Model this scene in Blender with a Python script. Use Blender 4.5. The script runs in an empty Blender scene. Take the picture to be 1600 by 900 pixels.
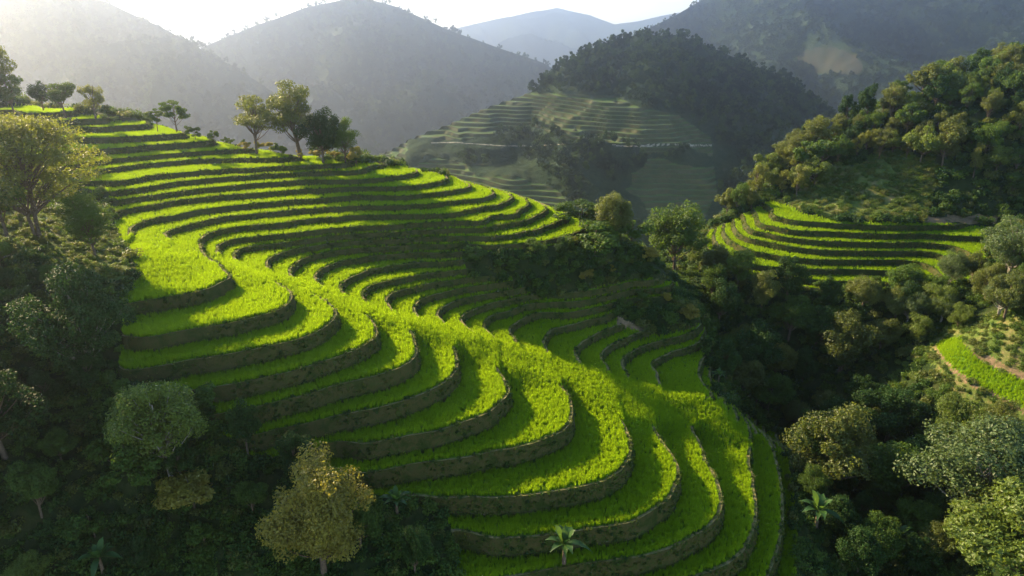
import bpy, math, random
import numpy as np
from mathutils import Vector, Matrix
R=math.radians
rng=np.random.default_rng(7); random.seed(7)
sc=bpy.context.scene; C=sc.collection
# ---------------------------------------------------------------- camera, sky, sun, exposure
F=1066.7; VH=20.0; CZ=100.0
PITCH=math.atan((450-VH)/F)
cam=bpy.data.cameras.new('camera'); cam.sensor_width=36; cam.lens=36*F/1600; cam.clip_start=.5; cam.clip_end=16000
co=bpy.data.objects.new('camera',cam); C.objects.link(co); co.location=(0,0,CZ); co.rotation_euler=(R(90)-PITCH,0,0); sc.camera=co
SUN_EL,SUN_AZ=R(25),R(-50)          # azimuth from +Y, negative = to the left
sdir=Vector((math.sin(SUN_AZ)*math.cos(SUN_EL),math.cos(SUN_AZ)*math.cos(SUN_EL),math.sin(SUN_EL)))
wd=bpy.data.worlds.new('World'); sc.world=wd; wd.use_nodes=True
nt=wd.node_tree; bg=nt.nodes['Background']; sky=nt.nodes.new('ShaderNodeTexSky')
sky.sky_type='NISHITA'; sky.sun_disc=False; sky.sun_elevation=SUN_EL; sky.sun_rotation=SUN_AZ
sky.air_density=1.0; sky.dust_density=.2; sky.ozone_density=2.0
nt.links.new(sky.outputs[0],bg.inputs[0]); bg.inputs[1].default_value=.095
sl=bpy.data.lights.new('sun','SUN'); sl.energy=5.0; sl.angle=R(.5); sl.color=(1,.76,.44)
so=bpy.data.objects.new('sun',sl); C.objects.link(so); so.rotation_euler=sdir.to_track_quat('Z','Y').to_euler(); so.location=sdir*500
sc.view_settings.view_transform='Standard'; sc.view_settings.look='None'; sc.view_settings.exposure=1.95; sc.view_settings.gamma=1
sc.cycles.use_denoising=True; sc.cycles.max_bounces=6; sc.cycles.diffuse_bounces=2; sc.cycles.glossy_bounces=1
sc.cycles.transmission_bounces=3; sc.cycles.volume_bounces=1; sc.cycles.transparent_max_bounces=4
sc.cycles.sample_clamp_indirect=4; sc.cycles.caustics_reflective=False; sc.cycles.caustics_refractive=False
HAZE=.00027
# ---------------------------------------------------------------- helpers
_cp,_sp=math.cos(PITCH),math.sin(PITCH)
def ray(u,v):
    a=(np.asarray(u,float)-800)/F; b=(450-np.asarray(v,float))/F
    return a, _cp+b*_sp, -_sp+b*_cp
def at_z(u,v,z):
    dx,dy,dz=ray(u,v); t=z/dz; return dx*t,dy*t
def at_d(u,v,D):
    dx,dy,dz=ray(u,v); t=D/dy; return dx*t,D+0*t,dz*t
def to_px(x,y,z):                     # z relative to the camera
    dep=y*_cp-z*_sp; up=y*_sp+z*_cp
    dep=np.maximum(dep,1e-3); return 800+F*x/dep, 450-F*up/dep
def props(o,label=None,cat=None,group=None,kind=None):
    if label: o['label']=label
    if cat: o['category']=cat
    if group: o['group']=group
    if kind: o['kind']=kind
    return o
def mesh_np(name,V,faces,mats,mi=None,smooth=False):
    """faces: (n,3) or (n,4) array"""
    me=bpy.data.meshes.new(name); V=np.asarray(V,np.float32); Fc=np.asarray(faces,np.int32)
    n,k=Fc.shape
    me.vertices.add(len(V)); me.vertices.foreach_set('co',V.ravel())
    me.loops.add(n*k); me.loops.foreach_set('vertex_index',Fc.ravel())
    me.polygons.add(n); me.polygons.foreach_set('loop_start',np.arange(0,n*k,k,dtype=np.int32))
    me.polygons.foreach_set('loop_total',np.full(n,k,np.int32))
    for m in mats: me.materials.append(m)
    if mi is not None: me.polygons.foreach_set('material_index',np.asarray(mi,np.int32))
    me.polygons.foreach_set('use_smooth',np.full(n,smooth,bool))
    me.update(calc_edges=True); me.validate(); return me
def attr(me,name,vals):
    a=me.attributes.new(name,'FLOAT','POINT'); a.data.foreach_set('value',np.asarray(vals,np.float32))
def link(name,me,parent=None):
    o=bpy.data.objects.new(name,me); C.objects.link(o)
    if parent: o.parent=parent
    return o
def hash2(ix,iy,s=0):
    h=(ix*374761393+iy*668265263+s*2147483647+12345)&0xffffffff
    h=((h^(h>>13))*1274126177)&0xffffffff
    return ((h^(h>>16))&0xffff)/65535.0
def vnoise(x,y,sc_,s=0):
    x=np.asarray(x)/sc_; y=np.asarray(y)/sc_; ix=np.floor(x).astype(np.int64); iy=np.floor(y).astype(np.int64)
    fx=x-ix; fy=y-iy; fx=fx*fx*(3-2*fx); fy=fy*fy*(3-2*fy)
    a=hash2(ix,iy,s);b=hash2(ix+1,iy,s);c=hash2(ix,iy+1,s);d=hash2(ix+1,iy+1,s)
    return (a*(1-fx)+b*fx)*(1-fy)+(c*(1-fx)+d*fx)*fy-.5
def fbm(x,y,sc_,o=4,s=0):
    r=0;a=1
    for i in range(o): r=r+a*vnoise(x,y,sc_/2**i,s+i*7); a*=.5
    return r
def sstep(a,b,x):
    t=np.clip((x-a)/(b-a),0,1); return t*t*(3-2*t)
def in_poly(px,py,poly):
    px=np.asarray(px);py=np.asarray(py);ins=np.zeros(px.shape,bool); n=len(poly)
    for i in range(n):
        x1,y1=poly[i];x2,y2=poly[(i+1)%n]
        if y1==y2: continue
        c=((y1>py)!=(y2>py))&(px<(x2-x1)*(py-y1)/(y2-y1)+x1); ins^=c
    return ins
def poly_dist(px,py,poly):
    """signed distance, positive inside"""
    px=np.asarray(px);py=np.asarray(py);d=np.full(px.shape,1e9); n=len(poly)
    for i in range(n):
        x1,y1=poly[i];x2,y2=poly[(i+1)%n]; ex,ey=x2-x1,y2-y1
        t=np.clip(((px-x1)*ex+(py-y1)*ey)/(ex*ex+ey*ey+1e-9),0,1)
        d=np.minimum(d,np.hypot(px-x1-t*ex,py-y1-t*ey))
    return np.where(in_poly(px,py,poly),d,-d)
def P(s): return [tuple(map(float,q.split(','))) for q in s.split()]
# ---------------------------------------------------------------- materials
def nmat(name):
    m=bpy.data.materials.new(name); m.use_nodes=True; t=m.node_tree; t.nodes.clear()
    out=t.nodes.new('ShaderNodeOutputMaterial'); return m,t,out
def ramp(t,fac,stops):
    r=t.nodes.new('ShaderNodeValToRGB'); t.links.new(fac,r.inputs[0]); e=r.color_ramp.elements
    e[0].position,e[0].color=stops[0][0],(*stops[0][1],1); e[1].position,e[1].color=stops[-1][0],(*stops[-1][1],1)
    for p,c in stops[1:-1]:
        k=e.new(p); k.color=(*c,1)
    return r.outputs[0]
def noise(t,scale,detail=4,rough=.6,coord='Object',vec=None,dist=0):
    n=t.nodes.new('ShaderNodeTexNoise'); n.inputs['Scale'].default_value=scale; n.inputs['Detail'].default_value=detail
    n.inputs['Roughness'].default_value=rough; n.inputs['Distortion'].default_value=dist
    if vec is None:
        tc=t.nodes.new('ShaderNodeTexCoord'); vec=tc.outputs[coord]
    t.links.new(vec,n.inputs['Vector']); return n.outputs['Fac']
def bsdf(t,col,rough=.9,spec=.2,bump=None,bs=.5,bd=.1):
    b=t.nodes.new('ShaderNodeBsdfPrincipled'); b.inputs['Roughness'].default_value=rough; b.inputs['Specular IOR Level'].default_value=spec
    if isinstance(col,tuple): b.inputs['Base Color'].default_value=(*col,1)
    else: t.links.new(col,b.inputs['Base Color'])
    if bump is not None:
        k=t.nodes.new('ShaderNodeBump'); k.inputs['Strength'].default_value=bs; k.inputs['Distance'].default_value=bd
        t.links.new(bump,k.inputs['Height']); t.links.new(k.outputs[0],b.inputs['Normal'])
    return b.outputs[0]
def mathn(t,op,a,b=None):
    m=t.nodes.new('ShaderNodeMath'); m.operation=op
    for i,q in enumerate((a,b)):
        if q is None: continue
        if isinstance(q,(int,float)): m.inputs[i].default_value=q
        else: t.links.new(q,m.inputs[i])
    return m.outputs[0]
def leaf_mat(name,c0,c1,tr=(.25,.35,.03),trans=.4,rough=.5,spec=.35,patch=0):
    m,t,out=nmat(name)
    a=t.nodes.new('ShaderNodeAttribute'); a.attribute_name='v'
    oi=t.nodes.new('ShaderNodeObjectInfo')
    f=mathn(t,'ADD',mathn(t,'MULTIPLY',a.outputs['Fac'],.65),mathn(t,'MULTIPLY',oi.outputs['Random'],.35))
    if patch:
        g=t.nodes.new('ShaderNodeNewGeometry'); pn=noise(t,patch,3,.6,vec=g.outputs['Position']); f=mathn(t,'ADD',f,mathn(t,'MULTIPLY',mathn(t,'SUBTRACT',pn,.5),1.5))
    col=ramp(t,f,[(0,c0),(1,c1)])
    s=bsdf(t,col,rough,spec)
    tl=t.nodes.new('ShaderNodeBsdfTranslucent')
    mx=t.nodes.new('ShaderNodeMix'); mx.data_type='RGBA'; mx.blend_type='MIX'; mx.inputs[0].default_value=.55
    t.links.new(col,mx.inputs[6]); mx.inputs[7].default_value=(*tr,1); t.links.new(mx.outputs[2],tl.inputs[0])
    ms=t.nodes.new('ShaderNodeMixShader'); ms.inputs[0].default_value=trans
    t.links.new(s,ms.inputs[1]); t.links.new(tl.outputs[0],ms.inputs[2]); t.links.new(ms.outputs[0],out.inputs[0]); return m
M_LEAF=leaf_mat('leaf_mid',(.022,.055,.008),(.065,.125,.015),(.2,.3,.02),.38,.55,.2)
M_DARK=leaf_mat('leaf_dark',(.01,.032,.006),(.032,.075,.012),(.06,.12,.015),.28,.6,.15)
M_OLIVE=leaf_mat('leaf_olive',(.035,.06,.01),(.11,.13,.02),(.3,.34,.03),.4)
M_GOLD=leaf_mat('leaf_gold',(.1,.1,.015),(.25,.23,.03),(.6,.5,.04),.42)  # yellowish leaves, brightened in colour to stand in for sunlight on the crown
M_PALE=leaf_mat('leaf_pale',(.03,.062,.016),(.085,.125,.032),(.2,.28,.04),.3,.5,.35)
M_LIME=leaf_mat('leaf_lime',(.05,.09,.012),(.12,.17,.02),(.28,.36,.03),.42)
M_BAN=leaf_mat('banana_leaf',(.02,.06,.015),(.05,.11,.02),(.2,.34,.03),.35,.5,.25)
M_SUN=leaf_mat('leaf_sunlit',(.045,.07,.01),(.13,.15,.02),(.4,.42,.03),.45)  # olive leaves with a golden sun glow put into the colour
M_FAR=leaf_mat('leaf_far',(.018,.046,.015),(.05,.08,.022),(.1,.14,.02),.2,.8,.05)
M_FARD=leaf_mat('leaf_far_dark',(.008,.024,.012),(.022,.042,.018),(.04,.07,.02),.2,.8,.05)
M_RICE=leaf_mat('rice_leaf',(.062,.155,.006),(.19,.3,.009),(.6,.84,.01),.5,.7,.05,.09)
def m_bark(name,c0,c1):
    m,t,out=nmat(name); n=noise(t,6,5,.7); t.links.new(bsdf(t,ramp(t,n,[(.3,c0),(.7,c1)]),.9,.1,n,.6,.05),out.inputs[0]); return m
M_BARK=m_bark('bark',(.05,.035,.022),(.15,.115,.08)); M_PBARK=m_bark('pale_bark',(.12,.105,.085),(.36,.33,.29))
def m_ground(name,stops,scale=.5,rough=.95,bd=.3,det=8):
    m,t,out=nmat(name); n=noise(t,scale,det,.65,'Object',dist=.3); n2=noise(t,scale*9,4,.7)
    f=mathn(t,'ADD',mathn(t,'MULTIPLY',n,.7),mathn(t,'MULTIPLY',n2,.3))
    t.links.new(bsdf(t,ramp(t,f,stops),rough,.1,f,.7,bd),out.inputs[0]); return m
M_GROUND=m_ground('undergrowth_soil',[(.36,(.006,.013,.004)),(.5,(.016,.03,.007)),(.62,(.035,.04,.012))],.35)
M_SCRUB=m_ground('scrub_grass',[(.36,(.03,.06,.01)),(.5,(.07,.1,.02)),(.66,(.17,.13,.06))],.3)
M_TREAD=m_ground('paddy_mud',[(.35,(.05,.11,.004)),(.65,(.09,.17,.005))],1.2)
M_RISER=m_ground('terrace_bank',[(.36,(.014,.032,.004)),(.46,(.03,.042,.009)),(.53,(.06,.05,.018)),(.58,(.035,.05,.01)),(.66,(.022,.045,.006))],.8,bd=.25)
M_BUND=m_ground('earth_bund',[(.38,(.05,.08,.015)),(.5,(.13,.12,.045)),(.58,(.2,.16,.08)),(.66,(.07,.1,.02))],2.5,bd=.1)
M_REDSOIL=m_ground('red_soil',[(.38,(.06,.06,.02)),(.5,(.14,.1,.055)),(.65,(.22,.15,.085))],1.2,bd=.1)
# ---------------------------------------------------------------- the terraced hillside: traced lips, one fitted surface
# level -> z (camera at 0). negative = above the plateau
UPZ=[-30]
for j in range(1,20): UPZ.append(UPZ[-1]+(.8 if j<=8 else 1.1 if j<=11 else 1.2))
DNZ=[-30]
for j in range(1,34): DNZ.append(DNZ[-1]-(.82 if j<=4 else .92 if j<=8 else 1.0 if j<=14 else 1.05))
LV=np.arange(-19,34); ZL=np.array(UPZ[:0:-1]+DNZ)
def lz(k): return np.interp(k,LV,ZL)
def zl(z): return np.interp(-np.asarray(z),-ZL,LV)
LIPS={
-14:"0,160 40,162 64,166",
-13:"0,173 60,171 92,171 104,175",
-12:"0,188 40,190 100,189 144,187 154,188",
-11:"120,200 180,197 234,194",
-10:"160,216 224,213 290,209",
-9:"200,231 220,229 298,223 332,220",
-8:"180,249 260,242 316,237 370,233 400,232",
-7:"176,264 240,256 320,250 380,247 430,246",
-6:"176,285 240,275 340,267 420,262 480,259.5 540,257",
-5:"216,295 280,284 360,276 440,271 520,267 568,261",
-4:"216,309 310,296 400,287 480,282 560,283 610,277 643,269 640,262 610,256 575,253",
-3:"180,332 260,316 340,306 460,298 560,292 610,293 660,289 690,283 700,280 697,274 680,268",
-2:"202,366 206,358 215,351 230,347 330,326 400,318 480,313 560,307 600,306 650,305 700,298 728,293 729,286 715,281",
-1:"268,387 258,370 262,364 280,358 330,344 400,334 480,328 560,324 620,322 660,319 720,314 755,309 769,304 765,297 748,290",
0:"220,474 252,470 288,462 320,454 340,446 354,436 352,424 346,414 329,405 319,397 314,387 317,376 330,367 350,360 376,355 460,345 540,338 610,335 700,336 745,337 798,326",
1:"398,373 426,368 500,362 580,355 660,351 700,347 740,343 800,331 824,320 820,311 800,303 780,298",
2:"220,529 266,521 332,511 368,504 408,494 440,481 456,468 458,455 430,440 400,428 384,420 372,413 364,400 370,390 384,386 410,383 450,379 500,372 580,366 660,363 700,364",
3:"421,418 414,410 424,402 464,389 510,380 580,375 660,371 740,369 780,366 840,356 870,347 885,340 882,333 862,324 840,316",
4:"190,584 236,576 292,565 360,553 412,544 460,532 488,522 516,508 526,496 525,485 460,434 452,422 458,416 490,400 520,394 580,384 660,378 700,378 760,386 800,384 860,376 900,364 918,354 915,344 900,337",
5:"503,446 494,434 500,424 520,416 560,405 600,398 660,395 718,393",
6:"336,607 392,595 446,584 480,575 512,564 552,550 580,532 594,520 589,509 540,460 534,448 540,438 560,430 600,420 660,411 718,407",
7:"578,477 569,462 576,450 600,442 660,432 720,424",
8:"352,646 392,640 444,625 500,610 530,600 576,592 620,578 646,562 651,548 647,532 616,484 608,472 614,462 630,453 676,441 720,436",
9:"656,494 648,482 656,472 680,462 720,452 748,446",
10:"372,686 420,679 460,670 508,658 550,647 600,634 650,619 680,606 706,588 717,570 712,556 692,500 684,492 690,484 720,469 788,455",
11:"750,522 728,512 722,500 736,486 756,481 790,474 830,462",
12:"440,704 508,709 560,698 620,686 660,680 690,674 740,658 780,636 798,612 785,586 766,520 757,508 766,494 780,486 830,474 878,477 920,469 956,460 990,452",
13:"806,530 798,518 804,506 824,494 874,484 914,486",
14:"520,724 552,736 580,739 620,732 660,724 720,715 772,705 820,698 860,684 886,666 896,644 890,620 876,602 857,544 850,532 856,522 880,510 914,502",
15:"906,560 899,550 908,538 930,526 960,512",
16:"640,771 680,780 718,784 760,781 820,777 880,767 920,758 949,750 974,729 985,704 982,680 976,662 948,568 943,554 955,542 980,530 1000,522",
17:"975,580 971,568 982,556 1010,540 1040,534",
18:"716,822 744,836 772,844 840,840 900,832 988,819 1025,797 1052,773 1062,746 1053,714 1030,680 1022,662 1032,602 1019,578 1030,560 1050,548 1080,540",
19:"1118,618 1093,592 1096,575",
20:"920,882 969,876 1018,868 1067,851 1101,832 1125,802 1123,758 1106,722 1091,684 1078,660",
22:"1091,900 1140,883 1167,856 1184,817 1183,778 1177,748 1169,718",
24:"1210,880 1222,840 1226,800 1222,760 1213,715",
}
RL=["1204,326 1206,338 1224,341 1260,347 1320,351.5 1395,353.6 1470,353.6",
"1183,341 1191,353 1230,360 1284,362 1350,365 1440,366.5",
"1170,355 1194,363.5 1248,374 1290,378 1350,380 1440,380",
"1164,371 1206,380 1248,387.5 1290,392 1350,393 1440,393",
"1152,383 1179,393 1215,400.5 1260,406 1308,407.5 1410,407",
"1140,401 1170,413 1215,418.5 1260,420.5 1310,421.5 1400,424",
"1125,412 1146,424 1200,431.5 1260,436 1310,439 1380,442"]
def resamp(pts,step=25):
    out=[]
    for (a,b),(c,d) in zip(pts[:-1],pts[1:]):
        n=max(1,int(math.hypot(c-a,d-b)//step))
        for i in range(n): out.append((a+(c-a)*i/n,b+(d-b)*i/n))
    out.append(pts[-1]); return out
RZ0,RDZ=-38.0,1.05
def rz(j): return RZ0-RDZ*j
CX=[] # x,y,z,weight(smoothing)
for k,s in LIPS.items():
    for u,v in resamp(P(s),30):
        x,y=at_z(u,v,lz(k)); CX.append((x,y,lz(k),1))
for j,s in enumerate(RL):
    for u,v in resamp(P(s),30):
        x,y=at_z(u,v,rz(j)); CX.append((x,y,rz(j),1))
def add_px(l,w=6):
    for u,v,z in l:
        x,y=at_z(u,v,z); CX.append((x,y,z,w))
add_px([(100,620,-36),(0,600,-33),(50,470,-28),(100,400,-27),(175,400,-28.6),(185,440,-29),(0,400,-25),(20,330,-24),(0,250,-21.5),(100,300,-26),
 (150,700,-40),(300,750,-41),(500,800,-44),(600,850,-46),(700,900,-48.5),(0,900,-44.7),(0,750,-38.5),(100,850,-43),(300,850,-46),(180,600,-34.5),(300,690,-38.5),
 (400,1000,-51),(900,1000,-54),(1300,1000,-58),(1260,900,-56.6),(1300,800,-57.5),(1400,900,-60),(1520,900,-58),(1590,880,-54),
 (1250,600,-57.5),(1230,540,-53),(1330,700,-61.5),(1400,800,-62),(1240,700,-57),(1270,750,-57.5),(1160,600,-55),
 (1200,465,-45.8),(1300,475,-45.8),(1400,490,-45.5),(1500,465,-42.5),(1590,400,-37),(1350,600,-56),(1400,550,-52),(1450,610,-50),
 (1465,545,-46),(1485,560,-46),(1540,595,-46),(1600,630,-46),(1500,535,-46),(1550,580,-46),(1600,602,-46),(1540,545,-44),(1590,560,-43.5),(1590,500,-40),
 (1470,610,-49),(1530,650,-49.5),(1600,690,-50),(1500,750,-55),(1590,800,-52),
 (850,420,-36.5),(800,430,-37.6),(950,400,-35.5),(880,400,-35.2),(1000,395,-36),(1060,445,-41),(1100,500,-45.5),(1112,545,-47.2),(940,440,-39),
 (1270,315,-36.5),(1300,295,-35),(1350,262,-31),(1380,240,-29),(1450,300,-34),(1550,320,-36),(1550,250,-28),(1590,200,-22),(1590,100,-12),(1500,135,-16),(1400,168,-20),
 (1300,212,-26.4),(1200,272,-35),(1120,345,-44),(1700,100,-13),(1700,300,-33),(1700,500,-38),(1700,700,-48)])
for p in [(35,104,-52),(45,100,-58),(-80,153,-24),(-58,146,-32),(-40,142,-37),(-20,142,-40),(0,136,-41),(15,130,-43),(24,120,-46),(-60,200,-75),(0,190,-76),(45,172,-70),
  (-115,175,-32),(-125,150,-12),(-125,110,-10),(-110,80,-15),(-90,60,-22),(-70,40,-34),(-40,25,-48),(0,20,-56),(40,20,-58),(80,30,-50),(110,60,-40),(130,100,-25),
  (75,195,-55),(110,205,-42),(150,220,-30),(160,180,-5),(150,140,-15),(0,230,-85),(-120,230,-70),(120,240,-60),(35,88,-59),(36,98,-58)]: CX.append((*p,8))
CX=np.array(CX)
keep=[];seen=set()
for i,c in enumerate(CX):
    k=(round(c[0]/.8),round(c[1]/.8))
    if k in seen and c[3]<5: continue
    seen.add(k); keep.append(i)
CX=CX[keep]
def tps(r2): return .5*r2*np.log(r2+1e-9)
def fit(X,z,lam):
    n=len(X); r2=((X[:,None]-X[None])**2).sum(2); K=tps(r2)+np.diag(lam); Q=np.c_[np.ones(n),X]
    A=np.block([[K,Q],[Q.T,np.zeros((3,3))]]); return np.linalg.solve(A,np.r_[z,0,0,0])
SC=50.
Xn=CX[:,:2]/SC; W=fit(Xn,CX[:,2],.0015*CX[:,3])
def surf(x,y):
    x=np.asarray(x,float);sh=x.shape;q=np.c_[x.ravel(),np.asarray(y,float).ravel()]/SC; out=np.empty(len(q)); n=len(Xn)
    for i in range(0,len(q),20000):
        c=q[i:i+20000]; r2=((c[:,None]-Xn[None])**2).sum(2); out[i:i+20000]=tps(r2)@W[:n]+W[n]+c@W[n+1:]
    return out.reshape(sh)
res=surf(CX[:,0],CX[:,1])-CX[:,2]
print('RBF n',len(CX),'rms',res.std(),'max',np.abs(res).max()); 
for i in np.argsort(-np.abs(res))[:6]: print('  ',CX[i],res[i])
MAIN=P("-60,140 0,152 64,158 160,184 240,193 330,215 400,231 560,254 650,262 770,293 880,322 935,345 948,362 900,377 800,388 738,394 722,404 738,432 800,430 832,458 850,462 905,452 1000,432 1062,438 1062,455 1010,470 965,484 962,505 1000,516 1040,522 1095,505 1108,520 1098,550 1112,575 1120,620 1165,645 1225,690 1240,760 1245,830 1240,960 720,960 706,835 700,800 625,775 540,752 450,722 372,697 330,650 300,612 190,604 185,570 195,480 188,458 214,432 208,400 186,370 170,300 100,285 -60,260")
RIGHT=P("1100,362 1130,350 1160,335 1204,312 1225,315 1260,332 1330,343 1470,348 1550,352 1540,420 1480,450 1350,452 1250,446 1190,438 1120,420 1108,395")
STRIP=P("1462,540 1470,532 1500,527 1507,545 1540,570 1590,592 1650,610 1650,655 1600,636 1540,606 1490,575")
FLAT=P("196,372 240,366 262,376 300,400 290,420 200,420")     # where two paddies run into each other without a bank
CREST=P("345,412 378,428 462,446 530,474 598,500 655,520 722,545 796,582 890,604 987,664 1090,664 1176,700 1150,660 1125,628 1040,608 975,592 905,570 855,552 770,530 700,510 622,490 590,482 548,466 510,452 465,438 428,426 385,416 335,396")
nr,na=620,560
rr=16*(245/16.)**(np.linspace(0,1,nr)); aa=np.linspace(R(-52),R(52),na)
gr,ga=np.meshgrid(rr,aa,indexing='ij'); GX=gr*np.sin(ga); GY=gr*np.cos(ga)
S0=surf(GX,GY)
def grads(Zf):
    d_r=np.gradient(Zf,axis=0)/np.gradient(rr)[:,None]; d_a=np.gradient(Zf,axis=1)/(np.gradient(aa)[None]*gr)
    return np.hypot(d_r,d_a)
U,V=to_px(GX,GY,S0)
pscale=np.hypot(GX,GY)
def mask(poly,w,cond=True):
    d=poly_dist(U,V,poly); return np.where(cond,sstep(-w,w,d),0)
dm=mask(MAIN,5,(gr<175)&(GX<42))
mR=mask(RIGHT,4,(gr>112)&(gr<190)&(GX>30))
mS=mask(STRIP,3,(gr<125)&(GX>30))
fl=np.maximum(mask(FLAT,26,gr<110),.93*mask(CREST,11,gr<105))
S0=S0+ fbm(GX,GY,7,3,3)*.9*(1-np.maximum(np.maximum(dm,mR),mS)) + (fbm(GX,GY,9,2,11)*.16+fbm(GX,GY,2.3,2,17)*.11)*np.maximum(dm,mR)
N1=zl(S0); N2=(RZ0-S0)/RDZ
g1=np.clip(grads(N1),.02,3); g2=np.clip(grads(N2),.02,3)
cl=np.array([(-70,88),(-38,86),(-20,78),(-5,76.5),(10,75.5),(23,76.5),(40,77)])
wN=1-sstep(-1.5,3.5,GY-np.interp(GX,cl[:,0],cl[:,1]))
base=np.stack([GX,GY,S0,N1,g1,N2,g2,dm,mR,wN,mS,fl],-1).reshape(-1,12)
I=np.arange(nr*na).reshape(nr,na)
a_,b_,c_,d_=I[:-1,:-1].ravel(),I[1:,:-1].ravel(),I[1:,1:].ravel(),I[:-1,1:].ravel()
flip=((a_+c_)%2==0)
T0=np.concatenate([np.stack([a_,c_,b_],1),np.stack([a_,d_,c_],1)])
# corner-attribute triangles  (n,3,12)
Tri=base[T0]
def split(Tr,q):
    """cut corner-attribute triangles where the per-corner scalar q changes sign"""
    e=1e-6; pos=q>e; neg=q<-e; cutm=pos.any(1)&neg.any(1)
    keep=Tr[~cutm]; A=Tr[cutm]; Q=q[cutm]
    if len(A)==0: return keep
    ab=Q>0; cnt=ab.sum(1); lone=np.where(cnt==1,np.argmax(ab,1),np.argmin(ab,1))
    idx=(lone[:,None]+np.arange(3))%3; r=np.arange(len(A))[:,None]; A=A[r,idx]; Q=Q[r,idx]
    t1=(Q[:,0]/(Q[:,0]-Q[:,1]))[:,None]; t2=(Q[:,0]/(Q[:,0]-Q[:,2]))[:,None]
    p1=A[:,0]*(1-t1)+A[:,1]*t1; p2=A[:,0]*(1-t2)+A[:,2]*t2
    n=np.concatenate([np.stack([A[:,0],p1,p2],1),np.stack([p1,A[:,1],A[:,2]],1),np.stack([p1,A[:,2],p2],1)])
    ar=np.abs(np.cross(n[:,1,:2]-n[:,0,:2],n[:,2,:2]-n[:,0,:2])); return np.concatenate([keep,n[ar>1e-7]])
def terrace(Tr,ci,lzf,rw,bw,period):
    gi=ci+1
    for k in range(int(np.floor(Tr[:,:,ci].min())),int(np.ceil(Tr[:,:,ci].max()))+1):
        m=(Tr[:,:,ci].min(1)<k)&(Tr[:,:,ci].max(1)>k)
        if m.any(): Tr=np.concatenate([Tr[~m],split(Tr[m],Tr[m][:,:,ci]-k)])
    k=np.floor(Tr[:,:,ci].mean(1))+1
    dl=lambda T_: np.clip((rw*(1+1.2*sstep(88,98,T_[:,:,1])*(1-sstep(-1.5,.3,T_[:,:,3]))*(1-sstep(-34,-18,T_[:,:,0]))) if period else rw)*T_[:,:,gi],.03,.5)
    bt=lambda T_: np.clip(bw*T_[:,:,gi],.02,.3)
    Tr=split(Tr,(Tr[:,:,ci]-(k[:,None]-1))-dl(Tr)); k=np.floor(Tr[:,:,ci].mean(1))+1
    Tr=split(Tr,(k[:,None]-Tr[:,:,ci])-bt(Tr)); k=np.floor(Tr[:,:,ci].mean(1))+1
    n=Tr[:,:,ci]; kk=k[:,None]; de=dl(Tr); be=bt(Tr); B=.13
    t=np.clip((n-(kk-1))/de,0,1); bu=np.clip(1-(kk-n)/be,0,1)*B
    z1=(lzf(kk-1)+B)*(1-t)+lzf(kk)*t+bu
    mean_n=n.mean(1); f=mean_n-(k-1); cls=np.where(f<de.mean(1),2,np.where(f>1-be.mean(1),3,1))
    if period:
        odd=(k%2!=0)[:,None]
        z2=np.where(odd,(lzf(kk-1)+B)*(1-t)+lzf(kk+1)*t, lzf(kk)+bu)
        w=Tr[:,:,9]; z=z1*(1-w)+z2*w; wm=w.mean(1)
        cls=np.where((wm>.45)&(((cls==3)&(k%2!=0))|((cls==2)&(k%2==0))),1,cls)
    else: z=z1
    return Tr,z,cls
mm=Tri[:,:,7].max(1)>0; mr=Tri[:,:,8].max(1)>0
TN=Tri[~mm&~mr]; TA,zA,cA=terrace(Tri[mm],3,lz,.38,.42,True); TB,zB,cB=terrace(Tri[mr&~mm],5,rz,.4,.35,False)
def mixz(T_,z,mi): 
    m=T_[:,:,mi]*(1-T_[:,:,11] if mi==7 else 1); return T_[:,:,2]*(1-m)+z*m
zA=mixz(TA,zA,7); zB=mixz(TB,zB,8)
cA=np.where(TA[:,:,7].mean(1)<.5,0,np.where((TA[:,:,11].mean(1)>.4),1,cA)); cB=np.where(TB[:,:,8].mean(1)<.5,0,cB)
cN=np.where(TN[:,:,10].mean(1)>.5,1,0)
ALL=np.concatenate([TN,TA,TB]); Z=np.concatenate([TN[:,:,2],zA,zB]); cls=np.concatenate([cN,cA,cB]); reg=np.concatenate([TN[:,:,10].mean(1)>.5,np.full(len(TA),2),np.full(len(TB),3)]).astype(int)
VV=np.stack([ALL[:,:,0],ALL[:,:,1],Z],-1)          # (n,3,3) camera-relative
# scrub / red earth patches in the natural ground
cx,cy=VV[:,:,0].mean(1),VV[:,:,1].mean(1); cu,cv=to_px(cx,cy,VV[:,:,2].mean(1))
SCRUB=[P("1225,318 1290,262 1400,235 1470,262 1450,340 1330,345 1260,332"),P("1440,540 1500,505 1600,480 1650,640 1650,680 1540,660 1470,610"),P("-60,320 60,330 160,350 205,380 215,430 185,450 100,430 60,400 -60,380")]
RED=[P("1468,538 1458,546 1488,582 1542,614 1600,648 1650,675 1650,655 1598,638 1538,606 1490,575"),P("1510,545 1545,570 1590,590 1650,605 1650,590 1590,577 1540,554"),P("905,500 960,494 1010,510 1000,522 950,512"),P("1420,340 1470,336 1560,338 1560,350 1440,347")]
sub=cls.copy(); nat=cls==0
for p in SCRUB: sub=np.where(nat&in_poly(cu+fbm(cx,cy,4,3,5)*24,cv+fbm(cx,cy,4,3,9)*14,p),4,sub)
for p in RED: sub=np.where((cls==0)&in_poly(cu+fbm(cx,cy,3,3,15)*10,cv+fbm(cx,cy,3,3,19)*6,p),5,sub)
key=np.round(VV.reshape(-1,3)*2000).astype(np.int64); kk=key[:,0]*4000003+key[:,1]*2017+key[:,2]*7
_,first,inv=np.unique(kk,return_index=True,return_inverse=True)
Vw=VV.reshape(-1,3)[first]; Fi=inv.reshape(-1,3)
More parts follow.
